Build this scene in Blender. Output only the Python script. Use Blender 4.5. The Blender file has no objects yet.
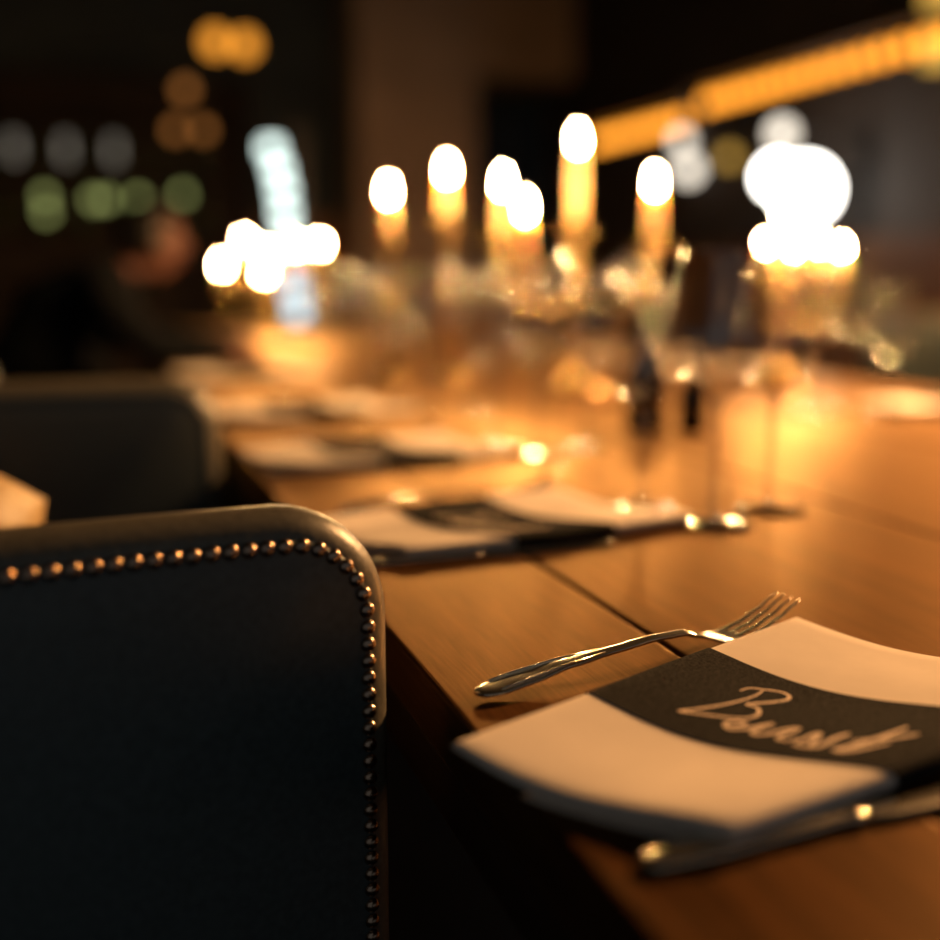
import bpy, bmesh, math, random
import numpy as np
from mathutils import Vector, Matrix
random.seed(7)
SC = bpy.context.scene
COL = SC.collection
PI = math.pi

# ------------------------------------------------------------------ camera
cam_d = bpy.data.cameras.new('camera')
cam = bpy.data.objects.new('camera', cam_d); COL.objects.link(cam)
cam.location = (-0.175, 0.0, 0.98)
cam.rotation_euler = (math.radians(90 - 9.72), 0, math.radians(-18.17))
cam_d.sensor_width = 36.0
cam_d.lens = 36.0 * 1150 / 940
cam_d.clip_start = 0.01
cam_d.dof.use_dof = True
cam_d.dof.focus_distance = 0.665
cam_d.dof.aperture_fstop = cam_d.lens / 25.5
SC.camera = cam

# ------------------------------------------------------------------ world: the dim room carries on behind the camera
W = bpy.data.worlds.new('world'); SC.world = W
W.use_nodes = True
W.node_tree.nodes['Background'].inputs[0].default_value = (0.96, 1.0, 1.0, 1)
W.node_tree.nodes['Background'].inputs[1].default_value = 0.10

# ------------------------------------------------------------------ exposure
SC.view_settings.view_transform = 'Standard'
SC.view_settings.look = 'None'
SC.view_settings.gamma = 1.0
SC.view_settings.use_curve_mapping = False
SC.view_settings.exposure = 0.0
LAMP = 5600.0  # radiance of the added pendant's bulb
FLAME = 1000.0          # radiance of the candle flames
cy = SC.cycles
cy.use_denoising = True
cy.sample_clamp_indirect = 3.0
cy.caustics_reflective = False
cy.caustics_refractive = False
cy.max_bounces = 8
cy.transparent_max_bounces = 24
cy.use_adaptive_sampling = False

# ------------------------------------------------------------------ materials
def new_mat(name):
    m = bpy.data.materials.new(name); m.use_nodes = True
    nt = m.node_tree
    return m, nt, nt.nodes['Principled BSDF']

def plain(name, col, rough=0.5, metal=0.0, noise=0.12, scale=40.0, coat=0.0, bump=0.0, sheen=0.0, spec=0.5):
    m, nt, b = new_mat(name)
    tc = nt.nodes.new('ShaderNodeTexCoord')
    n = nt.nodes.new('ShaderNodeTexNoise'); n.inputs['Scale'].default_value = scale; n.inputs['Detail'].default_value = 4
    nt.links.new(tc.outputs['Object'], n.inputs['Vector'])
    r = nt.nodes.new('ShaderNodeValToRGB')
    r.color_ramp.elements[0].position = 0.3; r.color_ramp.elements[1].position = 0.7
    r.color_ramp.elements[0].color = tuple(c * (1 - noise) for c in col) + (1,)
    r.color_ramp.elements[1].color = tuple(min(1, c * (1 + noise)) for c in col) + (1,)
    nt.links.new(n.outputs['Fac'], r.inputs['Fac'])
    nt.links.new(r.outputs['Color'], b.inputs['Base Color'])
    b.inputs['Roughness'].default_value = rough
    b.inputs['Metallic'].default_value = metal
    b.inputs['Coat Weight'].default_value = coat
    b.inputs['Sheen Weight'].default_value = sheen
    b.inputs['Specular IOR Level'].default_value = spec
    if bump:
        bn = nt.nodes.new('ShaderNodeBump'); bn.inputs['Strength'].default_value = bump; bn.inputs['Distance'].default_value = 0.001
        nt.links.new(n.outputs['Fac'], bn.inputs['Height']); nt.links.new(bn.outputs['Normal'], b.inputs['Normal'])
    return m

def wood(name, dark, light, axis='Y', scale=9.0, rough=0.58, spec=0.14):
    m, nt, b = new_mat(name)
    tc = nt.nodes.new('ShaderNodeTexCoord'); oi = nt.nodes.new('ShaderNodeObjectInfo')
    mp = nt.nodes.new('ShaderNodeMapping')
    s = {'X': (0.06, 1, 1), 'Y': (1, 0.06, 1), 'Z': (1, 1, 0.06)}[axis]
    mp.inputs['Scale'].default_value = tuple(v * scale for v in s)
    va = nt.nodes.new('ShaderNodeVectorMath'); va.operation = 'ADD'
    mul = nt.nodes.new('ShaderNodeMath'); mul.operation = 'MULTIPLY'; mul.inputs[1].default_value = 37.0
    nt.links.new(oi.outputs['Random'], mul.inputs[0])
    nt.links.new(tc.outputs['Object'], mp.inputs['Vector'])
    nt.links.new(mp.outputs['Vector'], va.inputs[0]); nt.links.new(mul.outputs[0], va.inputs[1])
    n1 = nt.nodes.new('ShaderNodeTexNoise'); n1.inputs['Scale'].default_value = 3.0; n1.inputs['Detail'].default_value = 6; n1.inputs['Distortion'].default_value = 1.2
    nt.links.new(va.outputs[0], n1.inputs['Vector'])
    n2 = nt.nodes.new('ShaderNodeTexNoise'); n2.inputs['Scale'].default_value = 45.0; n2.inputs['Detail'].default_value = 3
    nt.links.new(va.outputs[0], n2.inputs['Vector'])
    mx = nt.nodes.new('ShaderNodeMath'); mx.operation = 'MULTIPLY_ADD'; mx.inputs[1].default_value = 0.4
    nt.links.new(n2.outputs['Fac'], mx.inputs[0])
    m3 = nt.nodes.new('ShaderNodeMath'); m3.operation = 'MULTIPLY'; m3.inputs[1].default_value = 0.6
    nt.links.new(n1.outputs['Fac'], m3.inputs[0]); nt.links.new(m3.outputs[0], mx.inputs[2])
    r = nt.nodes.new('ShaderNodeValToRGB')
    r.color_ramp.elements[0].position = 0.36; r.color_ramp.elements[1].position = 0.66
    r.color_ramp.elements[0].color = dark + (1,); r.color_ramp.elements[1].color = light + (1,)
    nt.links.new(mx.outputs[0], r.inputs['Fac'])
    nt.links.new(r.outputs['Color'], b.inputs['Base Color'])
    b.inputs['Roughness'].default_value = rough
    b.inputs['Specular IOR Level'].default_value = spec
    bn = nt.nodes.new('ShaderNodeBump'); bn.inputs['Strength'].default_value = 0.25; bn.inputs['Distance'].default_value = 0.0006
    nt.links.new(n2.outputs['Fac'], bn.inputs['Height']); nt.links.new(bn.outputs['Normal'], b.inputs['Normal'])
    return m

def glow(name, col, strength):
    m = bpy.data.materials.new(name); m.use_nodes = True
    nt = m.node_tree; nt.nodes.clear()
    o = nt.nodes.new('ShaderNodeOutputMaterial'); e = nt.nodes.new('ShaderNodeEmission')
    e.inputs[0].default_value = col + (1,); e.inputs[1].default_value = strength
    nt.links.new(e.outputs[0], o.inputs[0])
    return m

def thin_glass(name, tint=(1, 1, 1), rough=0.07, ior=1.5, base=0.0):
    m = bpy.data.materials.new(name); m.use_nodes = True
    nt = m.node_tree; nt.nodes.clear()
    o = nt.nodes.new('ShaderNodeOutputMaterial')
    t = nt.nodes.new('ShaderNodeBsdfTransparent'); t.inputs[0].default_value = tint + (1,)
    g = nt.nodes.new('ShaderNodeBsdfGlossy'); g.inputs['Roughness'].default_value = rough
    f = nt.nodes.new('ShaderNodeLayerWeight'); f.inputs[0].default_value = 0.5
    pw = nt.nodes.new('ShaderNodeMath'); pw.operation = 'POWER'; pw.inputs[1].default_value = 3.0
    nt.links.new(f.outputs['Facing'], pw.inputs[0])
    a = nt.nodes.new('ShaderNodeMath'); a.operation = 'MULTIPLY_ADD'; a.inputs[1].default_value = 0.7; a.inputs[2].default_value = 0.15 + base; a.use_clamp = True
    mx = nt.nodes.new('ShaderNodeMixShader')
    nt.links.new(pw.outputs[0], a.inputs[0]); nt.links.new(a.outputs[0], mx.inputs[0])
    nt.links.new(t.outputs[0], mx.inputs[1]); nt.links.new(g.outputs[0], mx.inputs[2])
    nt.links.new(mx.outputs[0], o.inputs[0])
    return m

M = {}
M['table'] = wood('table_wood', (0.030, 0.011, 0.0030), (0.120, 0.047, 0.0135), rough=0.41, spec=0.22)
def warm_sheen(m, rough, tint, ior):
    # varnished wood: grain below a gloss tinted orange, candle sheen put into its colour
    nt = m.node_tree; b = nt.nodes['Principled BSDF']; out = nt.nodes['Material Output']
    b.inputs['Specular IOR Level'].default_value = 0.0
    g = nt.nodes.new('ShaderNodeBsdfGlossy'); g.inputs['Color'].default_value = tint + (1,); g.inputs['Roughness'].default_value = rough
    f = nt.nodes.new('ShaderNodeFresnel'); f.inputs['IOR'].default_value = ior
    mx = nt.nodes.new('ShaderNodeMixShader')
    nrm = b.inputs['Normal'].links[0].from_socket
    nt.links.new(nrm, g.inputs['Normal'])
    nt.links.new(f.outputs[0], mx.inputs[0]); nt.links.new(b.outputs[0], mx.inputs[1]); nt.links.new(g.outputs[0], mx.inputs[2])
    nt.links.new(mx.outputs[0], out.inputs['Surface'])
warm_sheen(M['table'], 0.40, (0.90, 0.60, 0.32), 1.21)
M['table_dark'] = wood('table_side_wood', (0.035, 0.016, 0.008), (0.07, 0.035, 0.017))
M['floor'] = wood('floor_wood', (0.02, 0.012, 0.008), (0.05, 0.03, 0.018), rough=0.5)
M['leather'] = plain('dark_leather', (0.050, 0.068, 0.074), rough=0.42, scale=220, bump=0.25, noise=0.2)
M['leather_lit_border'] = plain('dark_leather_lit_border', (0.105, 0.096, 0.074), rough=0.40, scale=220, bump=0.25, noise=0.2)  # lighter than the panel: light caught by the upturned edge put into the colour
M['tan'] = plain('tan_leather', (0.34, 0.23, 0.10), rough=0.5, scale=120, bump=0.2)
M['nail'] = plain('nail_brass', (0.34, 0.25, 0.19), rough=0.25, metal=1.0)
M['chair_wood'] = wood('chair_wood', (0.012, 0.008, 0.006), (0.03, 0.018, 0.012), axis='Z')
M['linen'] = plain('napkin_linen', (0.84, 0.74, 0.64), rough=0.95, scale=30, noise=0.04, bump=0.15, sheen=0.0, spec=0.05)
M['band'] = plain('black_paper', (0.020, 0.019, 0.018), rough=0.9, scale=700, noise=0.95, bump=0.4, spec=0.04)
M['ink'] = plain('tan_ink', (0.66, 0.47, 0.32), rough=0.6, scale=300, noise=0.15)
M['steel'] = plain('polished_steel', (0.80, 0.72, 0.58), rough=0.16, metal=1.0, noise=0.03)
M['glass'] = thin_glass('clear_glass')
M['stem_glass'] = thin_glass('stem_glass', tint=(0.94, 0.93, 0.91), rough=0.06, base=0.08)
M['brass'] = plain('aged_brass', (0.75, 0.50, 0.22), rough=0.25, metal=1.0, noise=0.1)
M['wax'] = plain('ivory_wax', (0.85, 0.66, 0.38), rough=0.5, noise=0.05)
wx = M['wax'].node_tree.nodes['Principled BSDF']
wx.inputs['Subsurface Weight'].default_value = 1.0
wx.inputs['Subsurface Radius'].default_value = (0.03, 0.014, 0.005)
wx.inputs['Subsurface Scale'].default_value = 1.0
M['wick'] = plain('burnt_wick', (0.02, 0.015, 0.01), rough=0.9)
M['flame'] = glow('candle_flame', (1.0, 0.55, 0.20), FLAME)
M['bottle'] = plain('dark_bottle_glass', (0.012, 0.010, 0.008), rough=0.12)
M['cap'] = plain('black_cap', (0.01, 0.01, 0.01), rough=0.4)
M['skin'] = plain('skin', (0.12, 0.05, 0.036), rough=0.55, noise=0.06)
M['cloth_black'] = plain('black_cloth', (0.007, 0.008, 0.010), rough=0.95, spec=0.03)
M['hair'] = plain('black_hair', (0.008, 0.007, 0.006), rough=0.5)
M['eye'] = plain('eye', (0.05, 0.04, 0.04), rough=0.2)
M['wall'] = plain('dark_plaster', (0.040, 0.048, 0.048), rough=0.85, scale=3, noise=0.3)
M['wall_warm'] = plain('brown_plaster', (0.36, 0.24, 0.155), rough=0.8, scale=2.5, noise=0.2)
M['wainscot'] = wood('haze_wainscot_wood', (0.16, 0.08, 0.04), (0.28, 0.15, 0.08), axis='Z')  # added panelling; its warm brown stands in for veiling haze
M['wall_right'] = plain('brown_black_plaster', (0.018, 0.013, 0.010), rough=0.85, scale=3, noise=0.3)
M['wainscot_dark'] = wood('haze_wainscot_dark_wood', (0.05, 0.025, 0.014), (0.09, 0.048, 0.028), axis='Z')
M['ceiling'] = plain('dark_ceiling', (0.045, 0.046, 0.044), rough=0.9, scale=2)
M['pane'] = plain('night_window_pane', (0.012, 0.020, 0.032), rough=0.15)
M['frame'] = plain('black_frame', (0.012, 0.012, 0.012), rough=0.5)
M['metal_black'] = plain('black_metal', (0.015, 0.015, 0.015), rough=0.4, metal=0.6)
M['red'] = plain('dark_red_velvet', (0.22, 0.035, 0.025), rough=0.85, sheen=0.3)
M['shelf'] = wood('shelf_wood', (0.02, 0.012, 0.008), (0.045, 0.028, 0.018), axis='X')
M['amber'] = glow('amber_bulb', (1.0, 0.36, 0.035), 1.7)
M['amber_dim'] = glow('amber_bulb_dim', (1.0, 0.36, 0.08), 0.6)
M['strip'] = glow('string_bulb', (1.0, 0.34, 0.03), 3.0)
M['white'] = glow('opal_globe', (1.0, 0.95, 0.86), 14.0)
M['dimwhite'] = glow('dim_opal_globe', (1.0, 0.88, 0.72), 2.4)
M['yellow'] = glow('yellow_lantern', (1.0, 0.56, 0.10), 1.0)
M['cyan'] = glow('pale_cyan_panel', (0.80, 0.97, 0.90), 3.4)
M['cyan_dim'] = glow('pale_cyan_panel_dim', (0.74, 0.90, 0.95), 2.6)
M['green_glint'] = glow('green_bottle_glint', (0.55, 0.62, 0.20), 1.2)  # glow for painted glints on the bottles, no lamp there
M['grey_glint'] = glow('grey_bottle_glint', (0.7, 0.62, 0.50), 0.42)  # weaker glow standing in for bottles that catch pale light
M['green_glass'] = plain('green_bottle_glass', (0.05, 0.07, 0.02), rough=0.1)

# ------------------------------------------------------------------ helpers
def link(name, me, mat, parent=None, loc=None, smooth=True):
    if isinstance(mat, str): mat = M[mat]
    if mat and not me.materials: me.materials.append(mat)
    if smooth:
        me.polygons.foreach_set('use_smooth', [True] * len(me.polygons))
    o = bpy.data.objects.new(name, me); COL.objects.link(o)
    if parent: o.parent = parent
    if loc: o.location = loc
    return o

def from_bm(name, bm):
    me = bpy.data.meshes.new(name); bm.normal_update(); bm.to_mesh(me); bm.free(); return me

def tag(o, label, cat, group=None):
    o['label'] = label; o['category'] = cat
    if group: o['group'] = group
    return o

def thing(name, label, cat, loc=(0, 0, 0), rz=0.0, group=None):
    o = bpy.data.objects.new(name, None); COL.objects.link(o)
    o.empty_display_size = 0.02
    o.location = loc; o.rotation_euler = (0, 0, rz)
    return tag(o, label, cat, group)

def struct(o):
    o['kind'] = 'structure'; return o

def copy_thing(root, loc, rz, label, group=None):
    def cp(o, par):
        c = o.copy(); COL.objects.link(c); c.parent = par
        for ch in o.children: cp(ch, c)
        return c
    r = cp(root, None); r.location = loc; r.rotation_euler = (0, 0, rz)
    r['label'] = label
    if group: r['group'] = group
    return r

def lathe(prof, seg=28):
    """prof: list of (r, z), closed to the axis when r == 0"""
    bm = bmesh.new(); rings = []
    for r, z in prof:
        if r < 1e-6: rings.append([bm.verts.new((0, 0, z))])
        else: rings.append([bm.verts.new((r * math.cos(2 * PI * k / seg), r * math.sin(2 * PI * k / seg), z)) for k in range(seg)])
    for a, b in zip(rings, rings[1:]):
        if len(a) == 1 and len(b) == 1: continue
        for k in range(seg):
            k2 = (k + 1) % seg
            if len(a) == 1: bm.faces.new((a[0], b[k], b[k2]))
            elif len(b) == 1: bm.faces.new((a[k], a[k2], b[0]))
            else: bm.faces.new((a[k], a[k2], b[k2], b[k]))
    bmesh.ops.recalc_face_normals(bm, faces=bm.faces)
    return from_bm('lathe', bm)

def box(x0, x1, y0, y1, z0, z1, bev=0.0, seg=2):
    bm = bmesh.new()
    bmesh.ops.create_cube(bm, size=1)
    for v in bm.verts:
        v.co = Vector((x0 if v.co.x < 0 else x1, y0 if v.co.y < 0 else y1, z0 if v.co.z < 0 else z1))
    if bev: bmesh.ops.bevel(bm, geom=list(bm.edges), offset=bev, segments=seg, profile=0.5, affect='EDGES')
    return from_bm('box', bm)

def tube(pts, rads, seg=10, flat=1.0):
    """smooth tube through pts; rads one value or one per point; flat squashes it in z"""
    pts = [Vector(p) for p in pts]
    if not hasattr(rads, '__len__'): rads = [rads] * len(pts)
    bm = bmesh.new(); rings = []
    for i, p in enumerate(pts):
        t = (pts[min(i + 1, len(pts) - 1)] - pts[max(i - 1, 0)]).normalized()
        up = Vector((0, 0, 1)) if abs(t.z) < 0.95 else Vector((0, 1, 0))
        a = t.cross(up).normalized(); b = a.cross(t)
        rings.append([bm.verts.new(p + rads[i] * (math.cos(2 * PI * k / seg) * a + flat * math.sin(2 * PI * k / seg) * b)) for k in range(seg)])
    for a, b in zip(rings, rings[1:]):
        for k in range(seg): bm.faces.new((a[k], a[(k + 1) % seg], b[(k + 1) % seg], b[k]))
    bm.faces.new(rings[0][::-1]); bm.faces.new(rings[-1])
    bmesh.ops.recalc_face_normals(bm, faces=bm.faces)
    return from_bm('tube', bm)

def loops_mesh(loops, cap=True):
    bm = bmesh.new()
    L = [[bm.verts.new(p) for p in lp] for lp in loops]
    n = len(L[0])
    for a, b in zip(L, L[1:]):
        for k in range(n): bm.faces.new((a[k], a[(k + 1) % n], b[(k + 1) % n], b[k]))
    if cap: bm.faces.new(L[0][::-1]); bm.faces.new(L[-1])
    bmesh.ops.recalc_face_normals(bm, faces=bm.faces)
    return from_bm('loops', bm)

def sphere(r, sx=1, sy=1, sz=1, u=16, v=10):
    bm = bmesh.new(); bmesh.ops.create_uvsphere(bm, u_segments=u, v_segments=v, radius=r)
    for w in bm.verts: w.co = Vector((w.co.x * sx, w.co.y * sy, w.co.z * sz))
    return from_bm('sphere', bm)

def smoothstep(t): t = max(0, min(1, t)); return t * t * (3 - 2 * t)

# ------------------------------------------------------------------ room shell
struct(link('floor', box(-3.4, 3.4, -1.6, 9.0, -0.05, 0.0), 'floor', smooth=False))
struct(link('ceiling', box(-3.4, 3.4, -1.6, 9.0, 3.1, 3.2), 'ceiling', smooth=False))
wb = struct(link('wall_back', box(-3.4, 3.4, 8.9, 9.0, 0, 3.1), 'wall', smooth=False))
struct(link('wall_left', box(-3.5, -3.4, -1.6, 9.0, 0, 3.1), 'wall', smooth=False))
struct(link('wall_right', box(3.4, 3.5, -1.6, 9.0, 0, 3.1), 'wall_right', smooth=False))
struct(link('trim_3', box(-3.4, 3.36, 8.84, 8.9, 0, 1.40, 0.004), 'wainscot', smooth=False))        # wooden wainscot added as a warm backdrop for the brown haze, back wall
struct(link('trim_4', box(3.34, 3.4, -1.6, 8.84, 0, 1.15, 0.004), 'wainscot_dark', smooth=False))        # the same added wainscot in a darker tone, right wall
struct(link('trim_1', box(1.72, 2.62, 8.35, 8.84, 0, 3.1, 0.02), 'wall_warm', smooth=False))       # broad pillar
struct(link('trim_2', box(2.62, 3.4, 8.35, 8.9, 2.42, 3.1, 0.02), 'wall_warm', smooth=False))     # lintel beside the pillar
w1 = struct(link('window_1', box(2.64, 3.38, 8.80, 8.88, 1.0, 2.40, 0.005), 'frame', smooth=False))
for k in range(2):
    link('pane', box(2.68 + k * 0.345, 2.995 + k * 0.345, 8.79, 8.80, 1.05, 2.36), 'pane', w1, smooth=False)

# ------------------------------------------------------------------ the table
TW, TY0, TY1, TZ = 1.431, -0.35, 5.2, 0.75
table = thing('dining_table', 'long brown plank dining table carrying the candles and place settings', 'table', (0, 0, 0))
for x0, x1 in ((0.0, 0.1565), (0.1595, 0.5285), (0.5315, 0.8995), (0.9025, 1.2705), (1.2735, TW)):
    link('plank', box(x0, x1, TY0, TY1, 0.71, TZ, 0.0030, 3), 'table', table, smooth=False)
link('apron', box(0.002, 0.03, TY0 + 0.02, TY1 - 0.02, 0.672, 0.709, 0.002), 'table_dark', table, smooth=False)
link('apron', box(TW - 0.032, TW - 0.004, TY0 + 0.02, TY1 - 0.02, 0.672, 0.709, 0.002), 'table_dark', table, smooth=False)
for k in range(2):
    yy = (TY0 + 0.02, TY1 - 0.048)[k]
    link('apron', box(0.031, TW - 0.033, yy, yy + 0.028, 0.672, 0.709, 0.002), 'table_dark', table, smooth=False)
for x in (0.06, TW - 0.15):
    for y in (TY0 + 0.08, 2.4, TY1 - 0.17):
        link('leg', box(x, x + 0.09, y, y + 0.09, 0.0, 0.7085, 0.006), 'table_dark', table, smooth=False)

# ------------------------------------------------------------------ chairs
def rrect(w, z0, z1, r, inset=0.0, n=10, arch=0.0):
    """outline in XZ, rounded top corners, counter-clockwise, starting bottom left"""
    hw = w / 2 - inset; zt = z1 - inset; zb = z0 + inset; rr = max(0.004, r - inset)
    pts = []
    m = 10
    for k in range(m): pts.append((-hw + 2 * hw * k / m, zb))
    for k in range(m): pts.append((hw, zb + (zt - rr - zb) * k / m))
    for k in range(n): a = PI / 2 * k / n; pts.append((hw - rr + rr * math.cos(a), zt - rr + rr * math.sin(a)))
    for k in range(m): pts.append((hw - rr - 2 * (hw - rr) * k / m, zt))
    for k in range(n): a = PI / 2 + PI / 2 * k / n; pts.append((-hw + rr + rr * math.cos(a), zt - rr + rr * math.sin(a)))
    for k in range(m): pts.append((-hw, zt - rr - (zt - rr - zb) * k / m))
    return [(x, z + arch * (1 - (x / (w / 2)) ** 2) * smoothstep((z - z0) / (z1 - z0))) for x, z in pts]

CW, CZ0, CZ1, CR, CA = 0.46, 0.36, 0.857, 0.062, 0.004
def chair_meshes():
    th = 0.018
    prof = [(0.016, -th), (0.008, -th + 0.003), (0.002, -th + 0.010), (0.0, -th + 0.016), (0.0, th - 0.012), (0.004, th - 0.005), (0.014, th)]
    loops = [[(x, y, z) for x, z in rrect(CW, CZ0, CZ1, CR, i, arch=CA)] for i, y in prof]
    fr = loops_mesh(loops)
    prof = [(0.0145, -th + 0.001), (0.0165, -th - 0.0015), (0.0215, -th - 0.0008), (0.024, -th - 0.0012), (0.05, -th - 0.004), (0.10, -th - 0.007), (0.16, -th - 0.009)]
    loops = [[(x, y, z) for x, z in rrect(CW, CZ0, CZ1, CR, i, arch=CA)] for i, y in prof]
    pn = loops_mesh(loops)
    prof = [(0.02, th - 0.001), (0.022, th + 0.006), (0.035, th + 0.016), (0.07, th + 0.022), (0.14, th + 0.024)]
    loops = [[(x, y, z) for x, z in rrect(CW, CZ0 + 0.12, CZ1, CR, i, arch=CA)] for i, y in prof]
    cu = loops_mesh(loops)
    seat = box(-0.215, 0.215, 0.019, 0.44, 0.385, 0.47, 0.028, 4)
    rail = box(-0.205, 0.205, 0.0, 0.43, 0.345, 0.384, 0.004)
    fl = [tube([(s * 0.185, 0.40, 0.344), (s * 0.187, 0.405, 0.0)], [0.02, 0.013], 8) for s in (-1, 1)]
    bl = [tube([(s * 0.19, 0.0, 0.344), (s * 0.195, -0.035, 0.0)], [0.02, 0.013], 8) for s in (-1, 1)]
    return fr, pn, cu, seat, rail, fl + bl
cm = chair_meshes()
bm = bmesh.new(); bmesh.ops.create_uvsphere(bm, u_segments=10, v_segments=6, radius=1)
bmesh.ops.delete(bm, geom=[v for v in bm.verts if v.co.z < -0.01], context='VERTS')
for v in bm.verts: v.co = Vector((v.co.x * 0.0044, -v.co.z * 0.0030, v.co.y * 0.0044))
bmesh.ops.recalc_face_normals(bm, faces=bm.faces)
nail_me = from_bm('nail', bm); nail_me.materials.append(M['nail'])
nail_me.polygons.foreach_set('use_smooth', [True] * len(nail_me.polygons))

def chair(loc, rz, label, group, nails=False, mats=('leather', 'leather_lit_border')):
    t = thing('dining_chair', label, 'chair', loc, rz, group)
    def pt(name, me, mat, smooth=True): return link(name, me.copy() if me.materials and me.materials[0] != M[mat] else me, mat, t, smooth=smooth)
    b = pt('backrest', cm[0], mats[1])
    p = pt('back_panel', cm[1], mats[0]); pt('back_cushion', cm[2], mats[0])
    pt('seat', cm[3], mats[0]); pt('seat_rail', cm[4], 'chair_wood', False)
    for l in cm[5]: pt('leg', l, 'chair_wood')
    if nails:
        ol = rrect(CW, CZ0, CZ1, CR, 0.0180, arch=CA, n=24)[10:-1]
        pts = [Vector((x, 0, z)) for x, z in ol]
        acc, nxt = 0.0, 0.0
        for a, b2 in zip(pts, pts[1:]):
            d = (b2 - a).length
            while nxt <= acc + d:
                q = a.lerp(b2, (nxt - acc) / d)
                o = bpy.data.objects.new('nail', nail_me); COL.objects.link(o); o.parent = t
                o.location = (q.x, -0.0195, q.z)
                nxt += 0.0096
            acc += d
    return t
R = math.radians
chair((-0.252, 0.562, 0), R(12), 'dark leather chair in the foreground with a row of nailheads round its back', 'dark leather dining chairs', True)
chair((-0.262, 1.375, 0), R(6), 'dark leather chair just beyond the foreground chair, its back to the camera', 'dark leather dining chairs')
chair((-0.66, 3.10, 0), R(-90), 'dark leather chair on which the person in black sits', 'dark leather dining chairs')
chair((-0.40, 2.28, 0), R(-80), 'dark leather chair between the person in black and the chair nearer the camera', 'dark leather dining chairs')
chair((1.93, 2.30, 0), R(92), 'dark leather chair drawn up to the far right side of the table', 'dark leather dining chairs')
chair((1.90, 1.55, 0), R(86), 'nearest dark leather chair across the table at the right', 'dark leather dining chairs')
chair((2.35, 3.05, 0), R(100), 'dark red velvet chair standing away from the table at the right', 'red chair', mats=('red', 'red'))

# cushion propped on the seat of the foreground chair
def cushion():
    n = 14; bm = bmesh.new(); top = []; bot = []
    for i in range(n + 1):
        a, b = [], []
        for j in range(n + 1):
            x = -1 + 2 * i / n; z = -1 + 2 * j / n
            t = max(0.0, (1 - x ** 4) * (1 - z ** 4)) ** 0.55
            px = x * (1 - 0.10 * z * z); pz = z * (1 - 0.10 * x * x)
            a.append(bm.verts.new((px * 0.193, 0.06 * t, pz * 0.193)))
            b.append(bm.verts.new((px * 0.193, -0.06 * t, pz * 0.193)) if 0 < i < n and 0 < j < n else a[-1])
        top.append(a); bot.append(b)
    for i in range(n):
        for j in range(n):
            bm.faces.new((top[i][j], top[i + 1][j], top[i + 1][j + 1], top[i][j + 1]))
            bm.faces.new((bot[i][j], bot[i][j + 1], bot[i + 1][j + 1], bot[i + 1][j]))
    bmesh.ops.recalc_face_normals(bm, faces=bm.faces)
    return from_bm('cushion', bm)
cu = link('cushion', cushion(), 'tan', None, (-0.432, 0.93, 0.708))
cu.rotation_euler = (R(-14), R(24), R(12))
tag(cu, 'tan leather cushion standing on the seat of the foreground chair', 'cushion')

# ------------------------------------------------------------------ napkins with a black paper band
NL = 0.293
PF = np.polyfit([0, .25, .5, .75, .92, 1.0], [.0160, .0110, .0090, .0108, .0130, .0128], 4)
SHEAR = 0.030
def nap_w(u): return 0.126 + 0.20 * min(max(u, 0), 0.13)
def shear(p):
    q = min(1.05, max(0, -p[1] / nap_w(p[0])))
    e = 1.2 + 1.3 * max(0.0, 1 - abs(p[0] - 0.145) / 0.15) ** 0.5
    return (p[0] + SHEAR * q ** e, p[1], p[2])
def nap_top(u, q): return float(np.polyval(PF, q)) + 0.0006 * math.sin(u * 60) * math.sin(q * 3)
def nap_loop(u, grow=0.0, thin=1.0, q0=0.0):
    w = nap_w(u); n = 22; pts = []
    for k in range(n + 1):
        q = q0 + (1 - q0) * k / n
        pts.append((u, -q * w, nap_top(u, q) + grow))
    def t(q): return thin * (0.0055 + 0.0040 * q)
    r = t(1) / 2 + grow
    for k in range(1, 6):
        a = PI / 2 - PI * k / 6
        pts.append((u, -w - r * math.cos(a) * 1.2, nap_top(u, 1) - t(1) / 2 + r * math.sin(a)))
    for k in range(n + 1):
        q = 1 - (1 - q0) * k / n
        pts.append((u, -q * w, nap_top(u, q) - t(q) - grow))
    r = t(0) / 2 + grow
    for k in range(1, 6):
        a = -PI / 2 - PI * k / 6
        pts.append((u, -q0 * w - r * math.cos(a) * 1.2, nap_top(u, q0) - t(q0) / 2 + r * math.sin(a)))
    return pts
def sheared(loops): return [[shear(p) for p in lp] for lp in loops]
def fold_mesh():
    loops = []
    for du, th in [(0.0, 0.25), (0.0006, 0.55), (0.0016, 0.8), (0.003, 0.95)]:
        lp = nap_loop(du)
        loops.append([(p[0], p[1], p[2] * th + (1 - th) * (nap_top(du, min(1, max(0, -p[1] / nap_w(du)))) - 0.003)) for p in lp])
    for i in range(1, 29): loops.append(nap_loop(0.003 + (NL - 0.006) * i / 28))
    for du, th in [(NL - 0.0016, 0.8), (NL - 0.0006, 0.55), (NL, 0.25)]:
        loops.append([(p[0], p[1], p[2] * th + (1 - th) * (nap_top(du, min(1, max(0, -p[1] / nap_w(du)))) - 0.003)) for p in nap_loop(du)])
    return loops_mesh(sheared(loops))
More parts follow.
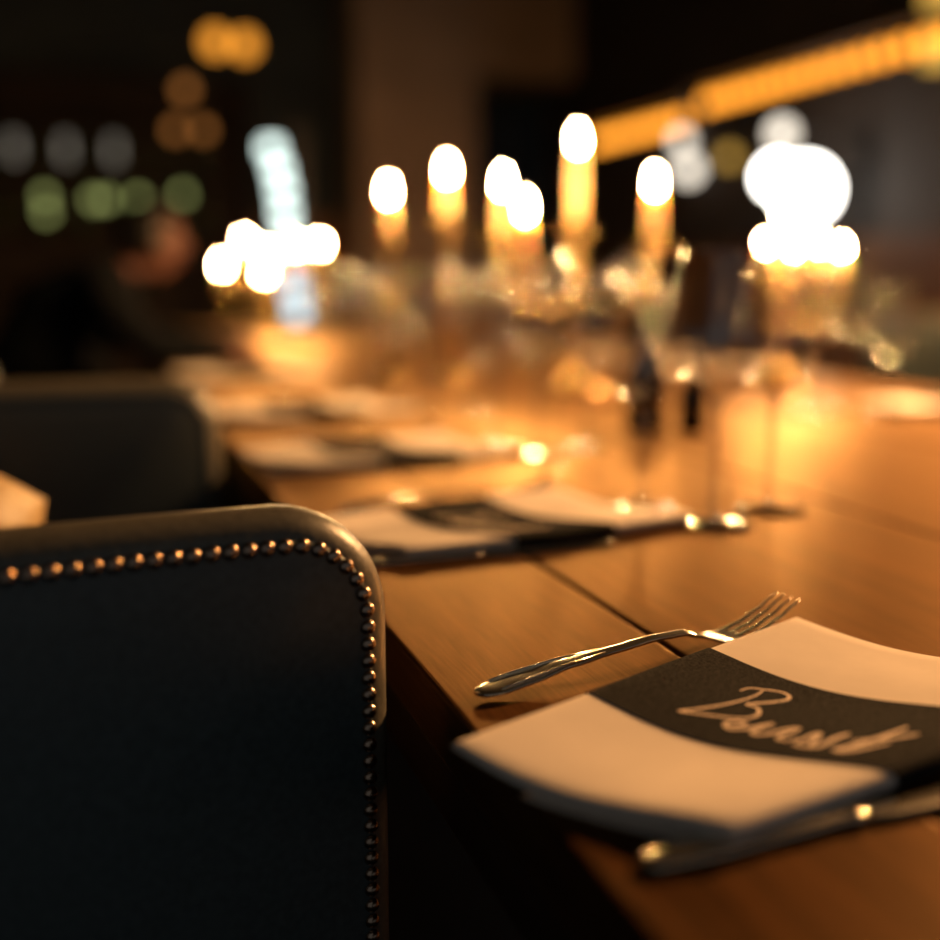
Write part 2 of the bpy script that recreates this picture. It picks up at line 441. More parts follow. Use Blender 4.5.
def under_mesh():
    loops = []
    us = [-0.001, 0.000, 0.002] + [0.005 + (NL - 0.023) * i / 14 for i in range(15)] + [NL - 0.015, NL - 0.014]
    for i, u in enumerate(us):
        e = {0: 0.35, 1: 0.7, 2: 0.9, len(us) - 1: 0.35, len(us) - 2: 0.7}.get(i, 1.0)
        w = nap_w(u); pts = []; n = 14
        tops = []
        for k in range(n + 1):
            q = 0.30 + (0.96 - 0.30) * k / n
            zt = nap_top(u, q) - (0.0055 + 0.004 * q) - 0.0006
            zb = max(0.0, zt - 0.0050)
            r = e * (0.35 if k in (0, n) else 0.8 if k in (1, n - 1) else 1.0)
            m_ = (zt + zb) / 2; h_ = (zt - zb) / 2 * r
            tops.append((u, -q * w, m_ + h_, m_ - h_))
        loops.append([(a, b, c) for a, b, c, d in tops] + [(a, b, d) for a, b, c, d in tops[::-1]])
    return loops_mesh(sheared(loops))
def band_mesh():
    us = [0.0935 + 0.1045 * i / 10 for i in range(11)]
    return loops_mesh(sheared([nap_loop(u, 0.0008) for u in us]), cap=False)
LETTERS = [
    (0.0021, [(0.1644, 0.0432), (0.1721, 0.0440), (0.1770, 0.0492), (0.1819, 0.0561), (0.1814, 0.0618), (0.1761, 0.0648), (0.1683, 0.0630), (0.1585, 0.0586), (0.1518, 0.0559), (0.1525, 0.0612), (0.1485, 0.0657), (0.1426, 0.0677), (0.1369, 0.0668), (0.1317, 0.0625), (0.1258, 0.0541), (0.1199, 0.0456), (0.1158, 0.0399), (0.1249, 0.0438), (0.1387, 0.0485), (0.1534, 0.0511), (0.1665, 0.0515), (0.1756, 0.0501)]),
    (0.0026, [(0.1206, 0.0644), (0.1242, 0.0685), (0.1298, 0.0699), (0.1300, 0.0662), (0.1257, 0.0631), (0.1211, 0.0639), (0.1190, 0.0677), (0.1233, 0.0726), (0.1312, 0.0758), (0.1410, 0.0787)]),
    (0.0026, [(0.1388, 0.0810), (0.1335, 0.0785), (0.1242, 0.0779), (0.1221, 0.0807), (0.1274, 0.0850), (0.1389, 0.0885), (0.1426, 0.0919), (0.1328, 0.0907), (0.1253, 0.0913), (0.1257, 0.0959), (0.1335, 0.0975)]),
    (0.0026, [(0.1250, 0.1012), (0.1314, 0.1012), (0.1412, 0.1016), (0.1426, 0.1032), (0.1327, 0.1059), (0.1251, 0.1081), (0.1235, 0.1044), (0.1233, 0.0998)]),
    (0.0030, [(0.1222, 0.1029), (0.1280, 0.1110), (0.1426, 0.1118), (0.1519, 0.1136)]),
    (0.0030, [(0.1784, 0.1293), (0.1634, 0.1280), (0.1483, 0.1255), (0.1354, 0.1220), (0.1285, 0.1192), (0.1301, 0.1235), (0.1401, 0.1284), (0.1533, 0.1332)]),
    (0.0024, [(0.1432, 0.1192), (0.1518, 0.1266), (0.1623, 0.1330), (0.1729, 0.1377)]),
]
def ribbon(strokes):
    bm = bmesh.new()
    for (w, pts) in strokes:
        # resample by Catmull-Rom
        P_ = [Vector((a, b, 0)) for a, b in pts]; fine = []
        for i in range(len(P_) - 1):
            p0, p1, p2, p3 = P_[max(i - 1, 0)], P_[i], P_[i + 1], P_[min(i + 2, len(P_) - 1)]
            for k in range(6):
                t = k / 6
                fine.append(0.5 * ((2 * p1) + (p2 - p0) * t + (2 * p0 - 5 * p1 + 4 * p2 - p3) * t * t + (3 * p1 - p0 - 3 * p2 + p3) * t ** 3))
        fine.append(P_[-1]); prev = None
        N = len(fine)
        for i, p in enumerate(fine):
            d = fine[min(i + 1, N - 1)] - fine[max(i - 1, 0)]
            d = d.normalized() if d.length > 1e-9 else Vector((1, 0, 0))
            nrm = Vector((-d.y, d.x, 0)) * w * 0.5 * (0.45 + 0.55 * min(1, 6 * min(i, N - 1 - i) / N))
            row = []
            for s in (-1, 1):
                c = p + nrm * s
                row.append(bm.verts.new((c.x, -c.y, nap_top(c.x - SHEAR * (c.y / nap_w(c.x)) ** 2.5, c.y / nap_w(c.x - SHEAR * (c.y / nap_w(c.x)) ** 2.5)) + 0.0011)))
            if prev: bm.faces.new((prev[0], prev[1], row[1], row[0]))
            prev = row
    for f in bm.faces:
        f.normal_update()
        if f.normal.z < 0: f.normal_flip()
    return from_bm('lettering', bm)

NG = 'folded napkins with black paper bands'
def make_napkin(loc, rz, label):
    t = thing('napkin', label, 'napkin', loc, rz, NG)
    link('upper_fold', fold_mesh(), 'linen', t)
    link('under_fold', under_mesh(), 'linen', t)
    b = link('paper_band', band_mesh(), 'band', t); b['label'] = 'black paper band with script lettering'
    link('lettering', ribbon(LETTERS), 'ink', b, smooth=False)
    return t

# ------------------------------------------------------------------ cutlery
def strip_mesh(rows, seg=12):
    """rows: (x, half width, z centre, half thickness, dish) -> closed body, oval section"""
    loops = []
    for x, hw, z, ht, dish in rows:
        lp = []
        for k in range(seg):
            a = 2 * PI * k / seg; c, s = math.cos(a), math.sin(a)
            cx = c
            lp.append((x, cx * hw, z + s * ht + dish * cx * cx))
        loops.append(lp)
    return loops_mesh(loops)
def spline_rows(keys, n):
    xs = [k[0] for k in keys]; out = []
    for i in range(n + 1):
        x = xs[0] + (xs[-1] - xs[0]) * i / n
        j = max(0, min(len(keys) - 2, next((q for q in range(len(keys) - 1) if xs[q + 1] >= x), len(keys) - 2)))
        t = (x - xs[j]) / (xs[j + 1] - xs[j]); t = t * t * (3 - 2 * t) * 0.6 + t * 0.4
        out.append(tuple(keys[j][q] * (1 - t) + keys[j + 1][q] * t if q else x for q in range(5)))
    return out
FG, KG = 'dinner forks of the place settings', 'table knives of the place settings'
def make_fork(loc, rz, label):
    t = thing('fork', label, 'fork', loc, rz, FG)
    keys = [(0, .003, .0045, .0014, 0), (.003, .0075, .0042, .0022, .0004), (.010, .0102, .0045, .0025, .0008), (.030, .0100, .0066, .0024, .0008), (.060, .0072, .0105, .0022, .0003),
            (.095, .0046, .0128, .0022, 0), (.125, .0036, .0145, .0022, 0), (.148, .0036, .0140, .0021, 0), (.160, .0050, .0105, .0017, .0)]
    h = link('handle', strip_mesh(spline_rows(keys, 60), 14), 'steel', t)
    rim = [(.012, .0072, .0072), (.03, .0074, .0091), (.055, .0056, .0118), (.085, .0036, .0138)]
    for s in (-1, 1):   # raised bead along each side of the handle
        link('bead', tube([(x, s * y, z) for x, y, z in rim], [0.0006, 0.0011, 0.0010, 0.0005], 6), 'steel', h)
    keys = [(.156, .0046, .0122, .0015, 0), (.164, .0080, .0090, .0012, .0006), (.174, .0118, .0056, .0010, .0012), (.184, .0125, .0048, .0010, .0012), (.192, .0124, .0054, .0010, .0010)]
    link('head', strip_mesh(spline_rows(keys, 20), 16), 'steel', t)
    for k in range(4):
        y = -0.0099 + 0.0066 * k
        rows = [(.190, .0023, .0056, .0010, 0), (.205, .0021, .0088, .0010, 0), (.220, .0018, .0145, .0009, 0), (.232, .0013, .0205, .0008, 0), (.238, .0005, .0238, .0004, 0)]
        me = strip_mesh(spline_rows(rows, 12), 8)
        for v in me.vertices: v.co.y += y
        link('tine', me, 'steel', t)
    return t
def make_knife(loc, rz, label):
    t = thing('table_knife', label, 'knife', loc, rz, KG)
    keys = [(0, .002, .003, .0010, 0), (.006, .0070, .0034, .0024, 0), (.030, .0085, .0036, .0028, 0), (.075, .0065, .0036, .0027, 0), (.100, .0052, .0035, .0024, 0), (.106, .0070, .0036, .0028, 0), (.110, .005, .0034, .0020, 0)]
    link('handle', strip_mesh(spline_rows(keys, 40), 14), 'steel', t)
    keys = [(.108, .005, .0034, .0012, 0), (.125, .0078, .0032, .0010, 0), (.190, .0085, .0030, .0008, 0), (.222, .0066, .0030, .0006, 0), (.235, .001, .0035, .0004, 0)]
    link('blade', strip_mesh(spline_rows(keys, 30), 12), 'steel', t)
    return t

# ------------------------------------------------------------------ wine glasses
GG = 'wine glasses of the place settings'
def glass_meshes(h, r, bowl_h, foot_r):
    s0 = h - bowl_h
    prof = [(0.0045, s0 - 0.004)]
    for k in range(1, 15):
        t = k / 14
        # tulip bowl: wide low down, drawn in towards the rim
        rr = r * math.sin(min(1, t / 0.48) * PI / 2) ** 0.62 if t < 0.48 else r * (1 - 0.26 * ((t - 0.48) / 0.52) ** 1.6)
        prof.append((rr, s0 + bowl_h * (0.02 + 0.98 * t ** 1.25)))
    bowl = lathe(prof + [(prof[-1][0] - 0.0008, h + 0.0010), (prof[-1][0] - 0.0016, h), (prof[-1][0] - 0.0016, h - 0.003)], 40)
    stem = lathe([(0, 0.004), (0.006, 0.005), (0.0042, 0.014), (0.0036, s0 * 0.5), (0.0042, s0 - 0.012), (0.0065, s0 - 0.002), (0, s0 + 0.002)], 14)
    foot = lathe([(0, 0.0), (foot_r, 0.0), (foot_r + 0.0006, 0.0010), (foot_r, 0.0020), (foot_r * 0.55, 0.0034), (0.009, 0.0060), (0, 0.008)], 36)
    return bowl, stem, foot
GM = {'large': glass_meshes(0.252, 0.046, 0.135, 0.038), 'medium': glass_meshes(0.236, 0.040, 0.122, 0.036), 'small': glass_meshes(0.205, 0.034, 0.110, 0.033)}
def wine_glass(kind, loc, label):
    t = thing('wine_glass', label, 'glass', loc, random.random() * 6, GG)
    b, s, f = GM[kind]
    link('bowl', b, 'glass', t); link('stem', s, 'stem_glass', t); link('foot', f, 'stem_glass', t)
    return t

# ------------------------------------------------------------------ place settings
n0 = make_napkin((-0.0247, 0.4795, TZ), R(24.5), 'ivory napkin with black lettered band in sharp focus in the foreground')
f0 = make_fork((0.0145, 0.5655, TZ), R(13.5), 'fork in sharp focus beside the foreground napkin')
k0 = make_knife((0.0175, 0.374, TZ), R(5.0), 'knife under the near edge of the foreground napkin')
left = [(0.966, 16, 'second napkin from the camera, beside the foreground chair back', 'of the second place setting on the left side'),
        (1.405, 14, 'third napkin from the camera along the left table edge', 'of the third place setting on the left side'),
        (1.90, 12, 'fourth napkin from the camera along the left table edge', 'of the fourth place setting on the left side'),
        (2.63, 12, 'fifth napkin along the left table edge, nearest the person in black', 'of the setting nearest the person in black')]
for ys, a, ln, lo in left:
    A = Vector((-0.010, ys + 0.021, TZ)); dv = Matrix.Rotation(R(a - 24.5), 3, 'Z')
    copy_thing(n0, A, R(a), ln)
    copy_thing(f0, A + dv @ Vector((0.0392, 0.086, 0)), R(a - 9), 'fork ' + lo)
    copy_thing(k0, A + dv @ Vector((0.0377, -0.1145, 0)), R(a - 14), 'knife ' + lo)
    wine_glass('large', (0.363, ys - 0.047, TZ), 'largest wine glass ' + lo)
    wine_glass('medium', (0.449, ys - 0.005, TZ), 'middle-sized wine glass ' + lo)
    wine_glass('small', (0.340, ys + 0.052, TZ), 'smallest wine glass ' + lo)
right = [(1.62, 'nearest place setting across the table'), (2.42, 'second place setting across the table'), (2.90, 'third place setting across the table'), (3.40, 'farthest place setting across the table')]
for ys, lo in right:
    a = 180 + 8
    copy_thing(n0, (TW - 0.004, ys - 0.05, TZ), R(a), 'napkin of the ' + lo)
    copy_thing(f0, (TW - 0.035, ys - 0.125, TZ), R(a - 4), 'fork of the ' + lo)
    copy_thing(k0, (TW - 0.030, ys + 0.150, TZ), R(a - 3), 'knife of the ' + lo)
    wine_glass('large', (TW - 0.385, ys + 0.047, TZ), 'largest wine glass of the ' + lo)
    wine_glass('medium', (TW - 0.475, ys + 0.005, TZ), 'middle-sized wine glass of the ' + lo)
    wine_glass('small', (TW - 0.370, ys - 0.052, TZ), 'smallest wine glass of the ' + lo)

# small dark bottles behind the first glasses
def bottle(loc, h, r, label, mat='bottle', group='small dark bottles on the table', name='bottle'):
    t = thing(name, label, 'bottle', loc, 0, group)
    link('body', lathe([(0, 0), (r * 0.92, 0), (r, 0.004), (r, h * 0.50), (r * 0.85, h * 0.62), (r * 0.42, h * 0.74), (r * 0.38, h * 0.93), (0, h * 0.93)], 20), mat, t)
    link('cap', lathe([(0, h * 0.925), (r * 0.46, h * 0.925), (r * 0.46, h), (0, h)], 16), 'cap', t)
    return t
bottle((0.601, 1.529, TZ), 0.150, 0.030, 'small dark bottle behind the wine glasses, the taller of two')
bottle((0.655, 1.485, TZ), 0.115, 0.022, 'small dark bottle behind the wine glasses, the shorter of two')

# ------------------------------------------------------------------ candles
flame_me = lathe([(0, -0.003), (0.004, -0.001), (0.0072, 0.006), (0.0080, 0.012), (0.0068, 0.020), (0.0042, 0.029), (0.0018, 0.036), (0, 0.041)], 14)
wick_me = lathe([(0, -0.006), (0.0009, -0.006), (0.0008, 0.003), (0, 0.004)], 6)
def candle(x, y, ztop, length, r, label, group, fs=1.0):
    t = thing('candle', label, 'candle', (x, y, ztop - length), 0, group)
    link('body', lathe([(0, 0), (r, 0), (r * 1.0, length * 0.5), (r * 0.95, length - 0.004), (r * 0.80, length), (r * 0.45, length - 0.0025), (0, length - 0.003)], 20), 'wax', t)
    link('wick', wick_me, 'wick', t, (0, 0, length + 0.001))
    link('flame', flame_me, 'flame', t, (0, 0, length + 0.006)).scale = (fs, fs, fs)
    return t
def bez(a, b, c, d, n=14):
    return [Vector(a) * (1 - t) ** 3 + Vector(b) * 3 * t * (1 - t) ** 2 + Vector(c) * 3 * t * t * (1 - t) + Vector(d) * t ** 3 for t in [i / n for i in range(n + 1)]]
def cup_me(r): return lathe([(0, -0.012), (r * 0.7, -0.010), (r * 2.6, -0.002), (r * 2.75, 0.0015), (r * 2.5, 0.0015), (r * 1.25, -0.0010), (r * 1.30, 0.014), (r * 1.10, 0.014), (r * 1.04, 0.0005), (0, 0.0)], 24)
def candelabrum(base, cups, r, label, group):
    """cups: candle foot positions; the first one tops the stem"""
    bx, by, bz = base
    t = thing('candelabrum', label, 'candelabrum', base, 0, group)
    c0 = Vector(cups[0]) - Vector(base); hh = c0.z
    link('base', lathe([(0, 0), (0.068, 0), (0.070, 0.006), (0.060, 0.012), (0.040, 0.018), (0.022, 0.034), (0.012, 0.055), (0, 0.056)], 32), 'brass', t)
    link('stem', lathe([(0, 0.05), (0.010, 0.052), (0.008, hh * 0.30), (0.017, hh * 0.36), (0.008, hh * 0.42), (0.007, hh * 0.62), (0.019, hh * 0.70), (0.008, hh * 0.78), (0.006, hh - 0.020), (0.010, hh - 0.013), (0, hh - 0.011)], 20), 'brass', t)
    for i, c in enumerate(cups):
        p = Vector(c) - Vector(base)
        link('cup', cup_me(r), 'brass', t, p)
        if i:
            s = Vector((0, 0, hh * 0.62)); e = p + Vector((0, 0, -0.010)); low = min(s.z, e.z) - 0.05
            link('arm', tube(bez(s, (p.x * 0.5, p.y * 0.5, low), (p.x, p.y, low), e), 0.005, 8), 'brass', t)
    return t
CG = 'lit ivory candles on the main candelabrum'
# (x, y, flame height z, candle length, label)
main = [(0.731, 2.097, 1.222, 0.150, 'tallest lit candle, at the centre of the main candelabrum'),
        (0.867, 2.039, 1.142, 0.095, 'lit candle on the right arm of the main candelabrum'),
        (0.608, 2.178, 1.146, 0.085, 'lit candle on the left rear arm of the main candelabrum'),
        (0.592, 2.013, 1.089, 0.085, 'lower lit candle on the left front arm of the main candelabrum')]
r = 0.0125
candelabrum((0.731, 2.097, TZ), [(x, y, z - 0.012 - l) for x, y, z, l, n in main], r, 'brass candelabrum with four candles in the middle of the table', 'brass candelabra on the table')
for x, y, z, l, n in main: candle(x, y, z - 0.012, l, r, n, CG)
# two candlesticks
def candlestick(x, y, ztop, length, r, label, group):
    h = ztop - length - TZ
    t = thing('candlestick', label, 'candlestick', (x, y, TZ), 0, group)
    link('base', lathe([(0, 0), (0.046, 0), (0.048, 0.005), (0.038, 0.010), (0.018, 0.022), (0.009, 0.04), (0, 0.042)], 28), 'brass', t)
    link('stem', lathe([(0, 0.038), (0.008, 0.040), (0.006, h * 0.4), (0.014, h * 0.48), (0.006, h * 0.56), (0.005, h - 0.02), (0.009, h - 0.012), (0, h - 0.010)], 18), 'brass', t)
    link('cup', cup_me(r), 'brass', t, (0, 0, h))
for x, y, z, l, a in [(0.55, 2.361, 1.170, 0.085, 'taller'), (0.431, 2.393, 1.128, 0.075, 'leftmost')]:
    candlestick(x, y, z, l, r, a + ' of the two single brass candlesticks left of the candelabrum', 'single brass candlesticks')
    candle(x, y, z, l, r, 'lit candle on the ' + a + ' single candlestick', 'lit candles on candlesticks')
# right low candelabrum
low = [(1.185, 2.085, 1.082, 0.070, 'tall centre'), (1.1165, 2.042, 1.028, 0.060, 'leftmost'), (1.1454, 1.985, 1.022, 0.060, 'front'), (1.2516, 2.052, 1.031, 0.060, 'right-hand'), (1.322, 2.075, 1.024, 0.055, 'rightmost'), (1.2453, 2.128, 1.086, 0.065, 'rear')]
candelabrum((1.185, 2.085, TZ), [(x, y, z - 0.006 - l) for x, y, z, l, n in low], 0.010, 'low brass candelabrum with six candles at the right of the table', 'brass candelabra on the table')
for x, y, z, l, n in low: candle(x, y, z - 0.006, l, 0.010, n + ' lit candle on the low candelabrum at the right', 'lit candles on the low right candelabrum', 0.60)
# far-left candelabrum at the end of the table
far = [(0.509, 4.593, 1.040, 0.07, 'centre'), (0.328, 4.644, 0.992, 0.06, 'leftmost'), (0.4188, 4.631, 1.086, 0.07, 'tall left'), (0.4754, 4.53, 0.965, 0.06, 'low front'), (0.611, 4.565, 1.068, 0.07, 'tall right'), (0.697, 4.537, 1.072, 0.06, 'rightmost')]
candelabrum((0.509, 4.593, TZ), [(x, y, z - l) for x, y, z, l, n in far], 0.011, 'brass candelabrum with six candles at the far end of the table', 'brass candelabra on the table')
for x, y, z, l, n in far: candle(x, y, z, l, 0.011, n + ' lit candle on the candelabrum at the far table end', 'lit candles on the far candelabrum', 0.85)

# ------------------------------------------------------------------ person in black
def person():
    V, Ed, Rd = [], [], []
    def add(p, r, par=None):
        V.append(Vector(p)); Rd.append(r if hasattr(r, '__len__') else (r, r))
        if par is not None: Ed.append((par, len(V) - 1))
        return len(V) - 1
    pel = add((-0.44, 3.10, 0.565), (0.125, 0.15))
    wa = add((-0.38, 3.10, 0.70), (0.105, 0.14), pel)
    ch = add((-0.27, 3.11, 0.85), (0.115, 0.165), wa)
    ut = add((-0.19, 3.12, 0.935), (0.085, 0.13), ch)
    nk = add((-0.12, 3.12, 0.975), 0.055, ut)
    jw = add((-0.055, 3.115, 1.005), (0.068, 0.060), nk)
    hd = add((-0.035, 3.115, 1.065), (0.088, 0.074), jw)
    add((-0.05, 3.115, 1.115), (0.066, 0.060), hd)
    hands = []
    for s in (-1, 1):
        sh = add((-0.19, 3.12 + s * 0.185, 0.915), 0.062, ut)
        el = add((-0.08, 3.12 + s * 0.255, 0.800), 0.046, sh)
        wr = add((0.125, 3.12 + s * 0.150, 0.786), 0.028, el)
        pa = add((0.175, 3.12 + s * 0.115, 0.782), (0.018, 0.034), wr)
        hands.append((s, pa))
        kn = add((-0.25, 3.10 + s * 0.10, 0.58), 0.085, pel)
        k2 = add((0.035, 3.10 + s * 0.11, 0.575), 0.058, kn)
        an = add((0.02, 3.10 + s * 0.11, 0.10), 0.040, k2)
        add((0.15, 3.10 + s * 0.12, 0.045), (0.035, 0.042), an)
    for s, pa in hands:
        b = V[pa]
        for k, (dx, dy, ln) in enumerate([(0.026, 0.026, 0.036), (0.032, 0.010, 0.042), (0.032, -0.006, 0.040), (0.026, -0.022, 0.032)]):
            k1 = add(b + Vector((dx, s * dy - s * 0.012, 0.004)), 0.0095, pa)
            k2 = add(b + Vector((dx + ln * 0.6, s * dy - s * 0.022, 0.000)), 0.0085, k1)
            add(b + Vector((dx + ln * 1.2, s * dy - s * 0.03, -0.014)), 0.007, k2)
        th = add(b + Vector((-0.005, -s * 0.036, 0.0)), 0.011, pa)
        add(b + Vector((0.022, -s * 0.058, -0.006)), 0.009, th)
    me = bpy.data.meshes.new('body'); me.from_pydata(V, Ed, [])
    o = bpy.data.objects.new('tmp', me); COL.objects.link(o)
    md = o.modifiers.new('skin', 'SKIN'); md.use_smooth_shade = True
    for i, sv in enumerate(me.skin_vertices[0].data):
        sv.radius = Rd[i]; sv.use_root = (i == 0)
    sb = o.modifiers.new('sub', 'SUBSURF'); sb.levels = 2; sb.render_levels = 2
    dg = bpy.context.evaluated_depsgraph_get()
    out = bpy.data.meshes.new_from_object(o.evaluated_get(dg))
    bpy.data.objects.remove(o)
    out.materials.clear(); out.materials.append(M['cloth_black']); out.materials.append(M['skin'])
    base = Vector((-0.44, 3.10, 0.0))
    for p in out.polygons:
        c = p.center
        p.material_index = 1 if (c.z > 0.975 and c.x > -0.14) or (c.x > 0.12 and c.z > 0.7) else 0
    for v in out.vertices: v.co -= base
    t = thing('person', 'person in black clothes with dark hair leaning over the table', 'person', base + Vector((0.05, 0, 0)))
    link('body', out, None, t)
    hc = Vector((-0.045, 3.115, 1.065)) - base
    # hair: shell over the back and top of the head
    hm = sphere(0.094, 1.0, 0.93, 0.98, 24, 16)
    bm = bmesh.new(); bm.from_mesh(hm)
    bmesh.ops.delete(bm, geom=[v for v in bm.verts if v.co.x > 0.035 and v.co.z < 0.045 or v.co.z < -0.085], context='VERTS')
    bmesh.ops.solidify(bm, geom=bm.faces[:], thickness=0.012)
    link('hair', from_bm('hair', bm), 'hair', t, hc + Vector((-0.012, 0, 0.010)))
    link('nose', lathe([(0, 0), (0.014, 0), (0.011, 0.012), (0.004, 0.034), (0, 0.036)], 10), 'skin', t, hc + Vector((0.066, 0, -0.030)))
    link('mouth', sphere(0.02, 0.3, 1.0, 0.25, 12, 8), 'red', t, hc + Vector((0.052, 0, -0.056)))
    for s in (-1, 1):
        link('eye', sphere(0.010, 0.6, 1.2, 0.8, 10, 8), 'eye', t, hc + Vector((0.064, s * 0.028, 0.006)))
        link('ear', sphere(0.026, 0.7, 0.3, 1.1, 10, 8), 'skin', t, hc + Vector((-0.01, s * 0.076, -0.012)))
    return t
person()

# ------------------------------------------------------------------ right wall: shelves with strings of warm bulbs
def bulb_string(x, y0, y1, z, n, label):
    t = thing('string_light', label, 'string light', (x, y0, z), 0, 'strings of amber bulbs under the wall shelves')
    link('cable', tube([(0, 0, 0.045), (0, (y1 - y0) * 0.5, 0.040), (0, y1 - y0, 0.045)], 0.006, 6), 'metal_black', t)
    bme = lathe([(0, -0.036), (0.020, -0.030), (0.034, -0.008), (0.032, 0.012), (0.016, 0.030), (0.012, 0.042), (0, 0.043)], 12)
    for k in range(n):
        link('bulb', bme, 'strip', t, (0, (y1 - y0) * (k + 0.5) / n, 0))
def wall_shelf(y0, y1, z, label):
    t = thing('wall_shelf', label, 'shelf', (3.0, y0, z), 0, 'dark wall shelves on the right')
    link('board', box(-0.12, 0.395, 0, y1 - y0, 0, 0.035, 0.004), 'shelf', t, smooth=False)
    for yy in (0.1, y1 - y0 - 0.13):
        link('bracket', box(0.22, 0.395, yy, yy + 0.03, -0.16, -0.001, 0.004), 'metal_black', t, smooth=False)
wall_shelf(3.65, 5.75, 1.925, 'nearer dark shelf on the right wall above a bulb string')
wall_shelf(5.80, 7.25, 1.875, 'farther dark shelf on the right wall above a bulb string')
bulb_string(3.0, 3.75, 5.70, 1.870, 15, 'nearer string of amber bulbs under the right wall shelf')
bulb_string(3.0, 5.85, 7.15, 1.815, 10, 'farther string of amber bulbs under the right wall shelf')
# white globe lamp
t = thing('wall_lamp', 'large white globe lamp glaring on the right wall', 'lamp', (3.399, 4.78, 1.36), 0)
link('mount', box(-0.02, 0.0, -0.06, 0.06, -0.22, 0.30, 0.004), 'metal_black', t, smooth=False)
for (gx, gy, gz, gr) in [(3.049, 4.777, 1.364, 0.135), (2.930, 4.825, 1.425, 0.085), (2.961, 4.855, 1.625, 0.055)]:
    link('arm', tube([(-0.02, 0, gz - 1.36), (gx - 3.399 + gr * 0.9, gy - 4.78, gz - 1.36)], 0.008, 8), 'metal_black', t)
    link('globe', sphere(gr, u=24, v=16), 'dimwhite' if gz > 1.5 else 'white', t, (gx - 3.399, gy - 4.78, gz - 1.36))
# dim twin lamp farther along the wall
t = thing('wall_lamp', 'dim lamp with three small globes behind the candelabrum', 'lamp', (3.399, 6.62, 1.7), 0)
link('mount', box(-0.02, 0.0, -0.08, 0.08, -0.2, 0.2, 0.004), 'metal_black', t, smooth=False)
for (gx, gy, gz, gr, mm) in [(3.33, 6.52, 1.78, 0.05, 'dimwhite'), (3.33, 6.42, 1.60, 0.065, 'dimwhite'), (3.33, 5.95, 1.63, 0.045, 'yellow')]:
    link('arm', tube([(-0.02, 0, gz - 1.7), (gx - 3.399 + 0.02, gy - 6.62, gz - 1.7)], 0.008, 8), 'metal_black', t)
    link('globe', sphere(gr, u=16, v=10), mm, t, (gx - 3.399, gy - 6.62, gz - 1.7))
# yellow lantern at the right edge
t = thing('lantern', 'yellow lantern hanging at the right edge of the picture', 'lantern', (3.10, 3.99, 1.80), 0)
link('shade', lathe([(0, 0), (0.05, 0.0), (0.060, 0.01), (0.064, 0.32), (0.05, 0.34), (0, 0.34)], 20), 'yellow', t)
link('cap', lathe([(0, 0.341), (0.055, 0.341), (0.02, 0.39), (0, 0.39)], 20), 'metal_black', t)
link('cord', tube([(0, 0, 0.388), (0, 0, 1.299)], 0.004, 6), 'metal_black', t)

# ------------------------------------------------------------------ left back: pendants, light column, bar shelf
for (x, y, z, rr, n) in [(0.581, 6.925, 2.267, 0.060, 'upper left'), (0.741, 6.869, 2.250, 0.060, 'upper right'), (0.406, 6.934, 2.0, 0.040, 'middle'), (0.340, 6.915, 1.777, 0.036, 'lowest left'), (0.491, 6.866, 1.777, 0.036, 'lowest right')]:
    t = thing('pendant_lamp', n + ' amber pendant lamp in the cluster at the back', 'lamp', (x, y, z), 0, 'amber pendant lamps at the back')
    b = link('bulb', sphere(rr, 1, 1, 1.1, 16, 10), 'amber' if rr > 0.05 else 'amber_dim', t)
    link('socket', lathe([(0, rr), (0.02, rr), (0.018, rr + 0.06), (0, rr + 0.06)], 12), 'metal_black', t)
    link('cord', tube([(0, 0, rr + 0.058), (0, 0, 3.099 - z)], 0.004, 6), 'metal_black', t)
t = thing('light_column', 'tall column of pale cyan light panels behind the far candles', 'lamp', (0.98, 6.62, 0.0), 0)
link('post', box(-0.05, 0.05, 0.03, 0.08, 0.02, 1.80, 0.006), 'metal_black', t, smooth=False)
link('foot', box(-0.16, 0.16, -0.10, 0.20, 0.0, 0.02, 0.004), 'metal_black', t, smooth=False)
for k, (px, pz, mm) in enumerate([(-0.145, 1.66, 'cyan'), (-0.11, 1.55, 'cyan'), (-0.09, 1.44, 'cyan'), (-0.08, 1.32, 'cyan'), (-0.07, 1.20, 'cyan'), (-0.045, 0.98, 'cyan_dim'), (-0.035, 0.87, 'cyan_dim'), (-0.02, 0.76, 'cyan_dim')]):
    link('light_panel', box(px - 0.045, px + 0.045, -0.02, 0.029, pz - 0.040, pz + 0.040, 0.006), mm, t, smooth=False)
t = thing('bar_shelf', 'dark bar shelf of bottles at the far left', 'shelf', (-0.35, 8.25, 0), 0)
for x in (-1.9, 1.25): link('side', box(x, x + 0.04, -0.12, 0.28, 0, 2.3, 0.004), 'shelf', t, smooth=False)
for z in (0.9, 1.22, 1.60, 1.98): link('board', box(-1.859, 1.249, -0.12, 0.28, z, z + 0.03, 0.003), 'shelf', t, smooth=False)
link('back', box(-1.859, 1.249, 0.281, 0.30, 0, 2.3), 'shelf', t, smooth=False)
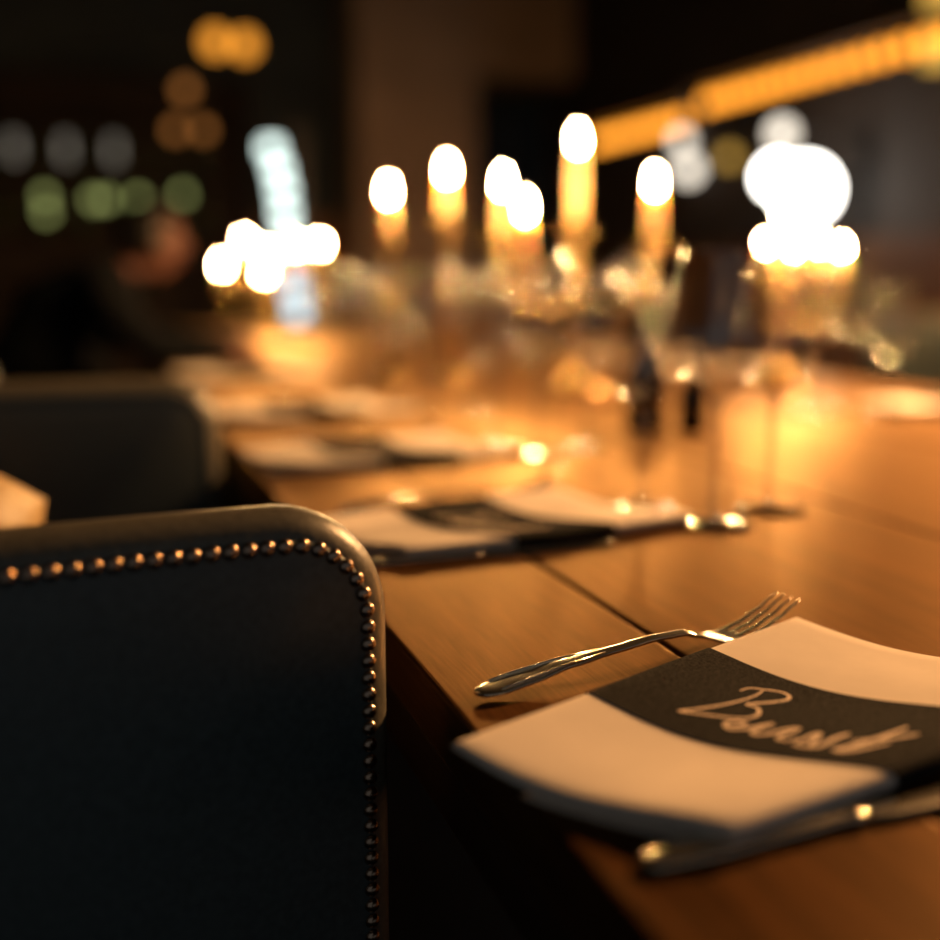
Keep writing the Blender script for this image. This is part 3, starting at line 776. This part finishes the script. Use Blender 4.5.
glint_disc = lathe([(0, 0), (0.032, 0), (0.032, -0.02), (0, -0.026)], 14)  # glowing blobs and bars below stand in for glints on the bottles
for x, z, mm in [(-0.39, 1.47, 'green_glint'), (-0.385, 1.37, 'green_glint'), (-0.09, 1.455, 'green_glint'), (-0.01, 1.46, 'green_glint'), (0.19, 1.47, 'green_glint'), (0.235, 1.39, 'green_glint'), (0.48, 1.50, 'green_glint')]:
    link('bottle_glint', sphere(0.036, 1, 0.5, 1, 14, 10), mm, t, (x + 0.33, -0.14, z - 0.003))
for x in (-0.56, -0.25, 0.05):
    link('bottle_glint', box(x + 0.31, x + 0.36, -0.15, -0.121, 1.70, 1.84, 0.004), 'grey_glint', t, smooth=False)
for k in range(11):
    x = -1.95 + 0.255 * k
    for z, nm in ((1.251, 'lower'), (1.631, 'upper')):
        bottle((x, 8.33, z), 0.27 + 0.02 * ((k * 7) % 3), 0.036, 'bottle standing in a row on the ' + nm + ' board of the bar shelf', 'green_glass', 'bottles on the bar shelf, ' + nm + ' board')

# ------------------------------------------------------------------ added pendant lamp, unseen beside the table, to light the napkins
M['added_bulb'] = glow('added_warm_bulb', (1.0, 0.50, 0.185), LAMP)
M['added_lamp_shade'] = plain('dark_shade', (0.03, 0.028, 0.025), rough=0.4, metal=0.5)
for (x, y, z) in [(2.10, 1.62, 1.80)]:
    t = thing('added_pendant', 'added dome pendant lamp, out of view to the right, lighting the napkins', 'lamp', (x, y, z), 0)
    link('bulb', sphere(0.045, 1, 1, 1.1, 16, 10), 'added_bulb', t)
    link('shade', lathe([(0.16, -0.02), (0.155, 0.03), (0.12, 0.09), (0.04, 0.135), (0.02, 0.15), (0.018, 0.15), (0.038, 0.132), (0.117, 0.087), (0.151, 0.028), (0.156, -0.02)], 28), 'added_lamp_shade', t)
    link('socket', lathe([(0, 0.045), (0.018, 0.048), (0.018, 0.155), (0, 0.157)], 12), 'metal_black', t)
    link('cord', tube([(0, 0, 0.15), (0, 0, 3.099 - z)], 0.004, 6), 'metal_black', t)
